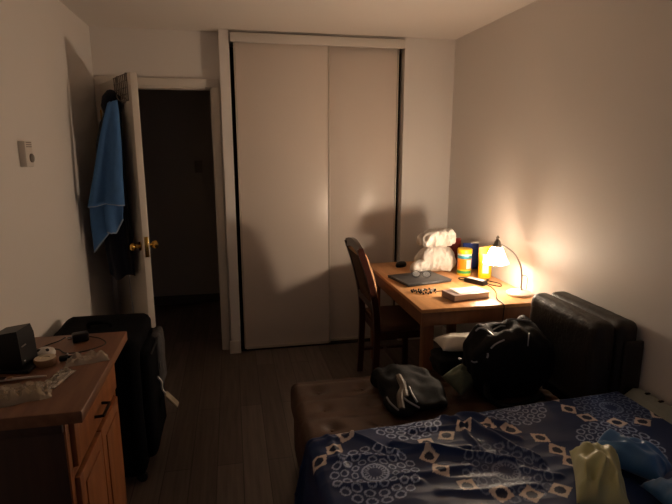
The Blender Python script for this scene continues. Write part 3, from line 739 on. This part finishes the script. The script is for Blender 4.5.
def pleat(p, n):
    w = .0004*math.sin((p.y)*90+7*nz(p.y*4, p.z*3, p.x*3))*max(0, min(1, (p.z-.68)/.15))
    return n*(w + .005*nz(p.x*6, p.y*5, p.z*5))
BY1 = SD-.1
MB().rbox((1.25, -.025, .436), (1.365, BY1, .865), .05, (10, 50, 22), pleat).build('back_cushion', M['leather_dark'], sf, smooth=180)
MB().rbox((1.366, -.025, .27), (1.472, BY1, .862), .036, (10, 50, 22), pleat).build('backrest', M['leather_dark'], sf, smooth=180)
MB().rbox((1.385, -.046, .27), (1.48, -.026, .782), .009, (8, 3, 16)).build('end_panel', M['leather_dark'], sf, smooth=180)

# white cushion between desk and backpack; black blanket added to darken the space below
o = MB().rbox((-.15, -.085, 0), (.13, .085, .115), .035, (16, 10, 10), lambda p, n: n*(.006*nz(p.x*14, p.y*14, p.z*30) + .004*math.sin(p.z*160))).build('added_blanket', M['bag_black'], smooth=180)
o.location = (1.16, 2.335, .44); tag(o, 'added black blanket darkening the space under the small white cushion', 'blanket')
o = MB().pillow(.25, .16, .075, 20, .01, 5).build('cushion', M['white_cloth'], smooth=180); o.location = (1.15, 2.335, .562); o.rotation_euler = (0, 0, R(-3)); tag(o, 'small white cushion between desk edge and backpack', 'cushion')

def surf_curve(bv, off, px, n=6, w2l=None):
    """follow a line drawn over an object's skin"""
    out = []
    P = bez([(x, y, 0) for x, y in px], n)
    for q in P:
        h = bv.ray_cast(CO, ray(q.x, q.y))
        if h[0] is None: continue
        out.append(h[0] + h[1]*off)
    return out
def obj_bvh(o):
    bm = bmesh.new(); bm.from_mesh(o.data)
    mw = Matrix.Translation(o.parent.location if o.parent else o.location) @ Matrix.Rotation((o.parent or o).rotation_euler.z, 4, 'Z')
    if o.parent: mw = mw @ Matrix.Translation(o.location)
    bm.transform(mw); b = BVHTree.FromBMesh(bm); bm.free(); return b

# backpack leaning in the sofa corner
bpk = thing('backpack', 'black backpack with pale piping slumped against the sofa back', 'backpack', (1.262, 2.07, .438))
def bd(p, n): return n*(.022*nz(p.x*8+3, p.y*8, p.z*8) + .012*nz(p.x*20, p.y*20+5, p.z*20))
def shape_body(mb):
    for v in mb.bm.verts:
        x, y, z = v.co
        t = (x+.18)/.40                     # taller on the sofa-back side
        zs = 1.36+.04*max(0, min(1, t))
        v.co.z = z*zs
        v.co.y = y*(.75+.25*t) + .05*t
    return mb
m_ = shape_body(MB().rbox((-.21, -.17, 0), (.215, .14, .24), .1, (24, 18, 16), bd))
for v in m_.bm.verts: v.co.z = max(v.co.z, 0.004)
body = m_.build('body', M['bag_black'], bpk, smooth=180)
bv = obj_bvh(body)
c40 = lambda pts: [(440+x/6.3, 300+y/6.3) for x, y in pts]
L0 = Vector(bpk.location)
for pts, r in ((c40([(225, 195), (250, 178), (290, 188), (335, 225)]), .0045), (c40([(320, 305), (350, 278), (405, 252)]), .004), (c40([(420, 130), (450, 122), (540, 130), (570, 135)]), .0045), (c40([(330, 190), (380, 165), (410, 165)]), .0035), (c40([(296, 365), (302, 350), (300, 335)]), .005), (c40([(200, 385), (215, 392), (235, 388)]), .004), (c40([(560, 210), (556, 250), (552, 290)]), .003)):
    sc2 = surf_curve(bv, .001, pts)
    if len(sc2) > 2: MB().tube([p-L0 for p in sc2], r, 6).build('piping', M['piping'], bpk)
MB().tube(bez([(-.15, -.1, .1), (-.17, -.15, .07), (-.12, -.17, .03), (-.02, -.175, .02), (.1, -.165, .05)], 8), .014, 8).build('shoulder_strap', M['bag_black'], bpk)
MB().tube(bez([(.08, .0, .2), (.11, .01, .25), (.15, .03, .255), (.18, .04, .22)], 8), .008, 8).build('haul_loop', M['bag_black'], bpk)
o = MB().pillow(.15, .13, .075, 16, .015, 12, 20).build('mesh_pouch', M['bag_mesh'], bpk, smooth=180); o.location = (-.22, .03, .05); o.rotation_euler = (R(25), R(-10), R(25)); o['label'] = 'grey green mesh pouch'
MB().lathe([(.008, -.004), (.011, 0), (.008, .004)], (-.2, .08, .15), 12).build('buckle', M['zip'], bpk)

# crumpled black jacket with pale lining
jk = thing('jacket', 'crumpled black jacket with grey drawcords lying on the tufted seat', 'jacket', (.78, 2.1, .438))
def jd(p, n): return n*(.03*nz(p.x*7+9, p.y*7, p.z*7) + .016*nz(p.x*18, p.y*18+2, p.z*18))
m_ = MB().rbox((-.15, -.17, 0), (.15, .17, .11), .05, (24, 22, 12), jd)
for v in m_.bm.verts:
    f = 1-.5*max(0, min(1, (-v.co.y+.05)/.25)); v.co.z = max(.004, v.co.z*f*.95)
jb = m_.build('body', M['bag_black'], jk, smooth=180); bv = obj_bvh(jb)
c36 = lambda pts: [(360+x/6.72, 360+y/6.72) for x, y in pts]
L0 = Vector(jk.location)
for pts, r, nm, mm in ((c36([(180, 250), (205, 290), (260, 340)]), .0045, 'drawcord', 'piping'), (c36([(262, 120), (285, 190), (300, 260), (400, 322)]), .0045, 'drawcord', 'piping'), (c36([(330, 180), (352, 230), (385, 285)]), .0045, 'drawcord', 'piping'), (c36([(258, 110), (290, 180), (270, 240), (280, 330)]), .016, 'lining', 'lining'), (c36([(290, 150), (300, 200), (310, 250)]), .013, 'lining', 'lining')):
    sc2 = surf_curve(bv, .0, pts)
    if len(sc2) > 2: MB().tube([p-L0 for p in sc2], r, 7).build(nm, M[mm], jk)

# ------------------------------------------------------------------ bed
BA = 0.0; KS = .075; BO = Vector((.225, 1.655, 0))
ex = Vector((math.cos(BA), math.sin(BA), 0)); ey = Vector((-math.sin(BA), math.cos(BA), 0))
def bl_(p): d_ = Vector(p)-BO; return d_.x, d_.y-KS*d_.x
def shear(mb):
    for v in mb.bm.verts: v.co.y += KS*v.co.x
    return mb
BW, BL = 1.497, 1.95
bd_ = thing('bed', 'wide bed with pale mattress showing at its right end', 'bed', BO, BA)
shear(MB().rbox((.02, -BL, .29), (BW-.005, -.015, .548), .05, (40, 40, 8), lambda p, n: Vector((0, 0, .045*max(0, min(1, (p.x-1.385)/.06)))) if p.z > .45 else Vector((0, 0, 0)))).build('mattress', M['mattress'], bd_, smooth=180)
shear(MB().box((.04, -BL+.02, .1), (BW-.02, -.035, .2895), .015)).build('base', M['bedframe'], bd_)
for x in (.1, BW-.1):
    for y in (-BL+.1, -.12): shear(MB().box((x-.03, y-.03, 0), (x+.03, y+.03, .0995), .004)).build('leg', M['black_plastic'], bd_)
# dark tuft marks on the bare mattress strip
for px, py in ((651, 394), (658, 403), (664, 414)):
    x, y = bl_(onz(px-4, py, .592)); x = min(max(x, 1.447), 1.455); shear(MB().rbox((x-.012, y-.006, .591), (x+.012, y+.006, .5955), .0019, 4)).build('tuft', M['dark'], bd_)

QZ = .562
SEG = lambda a, b, w, h: (bl_(onz(*a, .57)), bl_(onz(*b, .57)), w, h)
ridges = [SEG((471, 427), (540, 464), .014, .022), (SEG((448, 411), (505, 427), .012, .016)), SEG((392, 446), (512, 462), .012, .018), SEG((350, 438), (398, 454), .01, .014),
          SEG((395, 452), (470, 450), .012, .010), SEG((330, 462), (400, 457), .012, .010), SEG((410, 432), (470, 428), .01, .010), SEG((455, 420), (480, 452), .012, .012), SEG((400, 480), (470, 468), .014, .010),
          SEG((340, 490), (420, 484), .014, .010), SEG((310, 445), (350, 438), .012, .008), SEG((430, 415), (520, 440), .011, .012), SEG((520, 470), (560, 478), .012, .01), SEG((440, 495), (540, 488), .014, .008), SEG((325, 436), (345, 470), .012, .008)]
def seg_d(x, y, a, b):
    ax, ay = a; bx, by = b; vx, vy = bx-ax, by-ay; t = ((x-ax)*vx+(y-ay)*vy)/(vx*vx+vy*vy)
    tt = max(0, min(1, t)); return math.hypot(x-ax-vx*tt, y-ay-vy*tt), t, ((x-ax)*vy-(y-ay)*vx)
def wrinkle(x, y):
    z = .007*nz(x*3.5, y*3.5, 3) + .003*nz(x*9, y*13, 7)
    k = max(0, 1-max(0, x-.75)/.35)
    z += .005*k*(1-2*abs(nz(x*5+2, y*14, 1)))
    for a, b, w, h in ridges:
        dd, t, s = seg_d(x + .015*nz(x*9, y*9, 2), y + .015*nz(x*9, y*9, 8), a, b)
        if dd < .06: z += h*math.exp(-(dd/w)**2)*(1 if 0 < t < 1 else .8)
    return z
# printed pattern, in the cloth's own plane
cp = lambda q: bl_(onz(290+q[0]/1.759, 370+q[1]/1.759, .57))
MAND = [(cp(q), rr, br) for q, rr, br in (((200, 88), .165, .95), ((385, 65), .165, .7), ((565, 66), .17, .42), ((150, 185), .165, .85), ((580, 132), .165, .75), ((380, 180), .15, .35))]
chains = [((98, 98), (97, 120), (78, 143), (50, 163)), ((305, 105), (275, 118), (240, 132), (245, 155), (265, 180), (312, 206), (372, 220), (425, 222), (475, 215)), ((345, 100), (388, 108), (440, 123), (470, 143), (495, 165)), ((462, 50), (490, 70), (522, 85), (575, 93), (620, 92), (648, 80))]
DIA = []
for chn in chains:
    P = [Vector((*cp(q), 0)) for q in chn]
    for i, p in enumerate(P):
        t_ = (P[min(i+1, len(P)-1)]-P[max(i-1, 0)]).normalized(); DIA.append((p.x, p.y, t_.x, t_.y))
NAVY = Vector(lin((20, 41, 84))); CREAM = Vector(lin((222, 208, 200))); PALE = Vector(lin((186, 206, 244))); SLATE = Vector(lin((32, 57, 108)))
def pattern(x, y):
    c = NAVY.lerp(SLATE, .5+.5*nz(x*3, y*3, 5))
    for dx, dy, tx, ty in DIA:
        ax, ay = x-dx, y-dy
        if abs(ax) > .07 or abs(ay) > .07: continue
        u = ax*tx+ay*ty; v = -ax*ty+ay*tx
        m = abs(u)/.041+abs(v)/.037; hole = math.hypot(u/.0185, v/.0165)
        if m < 1 and hole > 1: return CREAM
        if m < 1: return NAVY*.6
    for (mx, my), rr, br in MAND:
        ax, ay = x-mx, y-my; r = math.hypot(ax, ay)
        if r > rr: continue
        a = math.atan2(ay, ax); k = 0
        for r0, dr, n, wf in ((.132, .016, 18, .30), (.1, .0145, 14, .30), (.068, .0125, 11, .30)):
            ph = (a*n/(2*PI)) % 1 - .5; vx = ph*2*PI*r0/n; hw = 2*PI*r0/n*.42
            e = math.hypot(vx/hw, (r-r0)/dr)
            if .66 < e < 1.0: k = 1
        if abs(r-.043) < .004 or (abs(r-.03) < .007 and (a*9/PI) % 1 < .5): k = 1
        if k: return c.lerp(PALE, br*.85)
    return c
S0, S1, T0, T1 = -.36, 1.375, -BL, .3
def axis(lo, hi, f0, f1, fine, coarse):
    out = []; v = lo
    while v < hi: out.append(v); v += fine if f0 <= v < f1 else coarse
    out.append(hi); return out
xs = axis(S0, S1, -.06, S1, .0036, .012); ys = axis(T0, T1, -.66, .02, .0036, .02)
RQ = .035
def edge(e):
    """distance past the rim -> (outward, down)"""
    if e <= 0: return 0, 0
    L = RQ*PI/2
    if e < L: a = e/RQ; return RQ*math.sin(a), RQ*(1-math.cos(a))
    return RQ, RQ + e-L
verts = []; cols = []
for s in xs:
    for t_ in ys:
        o1, d1 = edge(RQ-s if s < RQ else 0); o2, d2 = edge(t_+RQ if t_ > -RQ else 0)
        x = (RQ-o1) if s < RQ else s; y = (-RQ+o2) if t_ > -RQ else t_
        drop = max(d1, d2) if min(d1, d2) < 1e-6 else math.hypot(d1, d2)
        w = wrinkle(s, t_)
        fade = max(0, 1-drop/.05)
        z = QZ - drop + (w+.012)*(.25+.75*fade)
        if drop > RQ:
            fl_ = min(1, (drop-RQ)/.2)
            wav = .014*math.sin(t_*26+2*nz(t_*3, s)) + .03
            if d1 >= d2: x -= fl_*max(.002, wav)
            else: y += fl_*.012
        verts.append((x, y+KS*x, max(.12, z))); cols.append(pattern(s, t_))
mb = MB(); ny = len(ys)
mb.faces_from(verts, [(i*ny+j, (i+1)*ny+j, (i+1)*ny+j+1, i*ny+j+1) for i in range(len(xs)-1) for j in range(ny-1)])
def quilt_mat():
    m = mat('printed_satin_cotton', (34, 46, 84), .45, spec=.3); nt = m.node_tree; b = nt.nodes['Principled BSDF']
    at_ = nt.nodes.new('ShaderNodeAttribute'); at_.attribute_name = 'weave'
    nt.links.new(at_.outputs['Color'], b.inputs['Base Color'])
    tc = nt.nodes.new('ShaderNodeTexCoord'); n = nt.nodes.new('ShaderNodeTexNoise'); n.inputs['Scale'].default_value = 900
    bp = nt.nodes.new('ShaderNodeBump'); bp.inputs['Strength'].default_value = .12; bp.inputs['Distance'].default_value = .002
    nt.links.new(tc.outputs['Object'], n.inputs['Vector']); nt.links.new(n.outputs['Fac'], bp.inputs['Height']); nt.links.new(bp.outputs['Normal'], b.inputs['Normal'])
    return m
q = mb.build('bedspread', quilt_mat(), smooth=180, recalc=False)
at = q.data.color_attributes.new('weave', 'FLOAT_COLOR', 'POINT')
at.data.foreach_set('color', [v for c in cols for v in (*c, 1)])
q.location = BO; q.rotation_euler = (0, 0, BA)
tag(q, 'navy bedspread printed with cream diamonds and pale medallions, spread over the bed', 'bedspread')
qs = q.modifiers.new('thick', 'SOLIDIFY'); qs.thickness = .004; qs.offset = -1

# cushions on the bed
pz = .588
o = MB().pillow(.27, .14, .095, 34, .03, 2, 14).build('pillow', M['satin_yellow'], smooth=180); o.location = (1.045, 1.165, pz); o.rotation_euler = (0, 0, R(58)); tag(o, 'crumpled pale yellow satin pillow on the bed', 'pillow')
o = MB().pillow(.22, .115, .07, 34, .03, 7, 14).build('pillow', M['satin_blue'], smooth=180); o.location = (1.225, 1.245, pz); o.rotation_euler = (0, 0, R(-60)); tag(o, 'blue satin pillow just right of the pale yellow one, farther from the viewer', 'pillow', 'blue satin pillows on the bed')
o = MB().pillow(.38, .2, .08, 34, .03, 15, 14).build('pillow', M['satin_blue'], smooth=180); o.location = (1.335, 1.015, pz); o.rotation_euler = (0, 0, R(-4)); tag(o, 'blue satin pillow in the bottom right corner, nearest the viewer', 'pillow', 'blue satin pillows on the bed')

# ------------------------------------------------------------------ light
def light(name, typ, loc, energy, color, size=.02):
    ld = bpy.data.lights.new(name, typ); ld.energy = energy; ld.color = color
    if typ == 'POINT': ld.shadow_soft_size = size
    o = bpy.data.objects.new(name, ld); C.objects.link(o); o.location = loc; return o
W_ = bpy.data.worlds.new('world'); bpy.context.scene.world = W_; W_.use_nodes = True
W_.node_tree.nodes['Background'].inputs[0].default_value = (.02, .02, .03, 1); W_.node_tree.nodes['Background'].inputs[1].default_value = .0
vs = bpy.context.scene.view_settings
vs.view_transform = 'Standard'; vs.look = 'None'; vs.gamma = 1; vs.use_curve_mapping = False; vs.exposure = 0
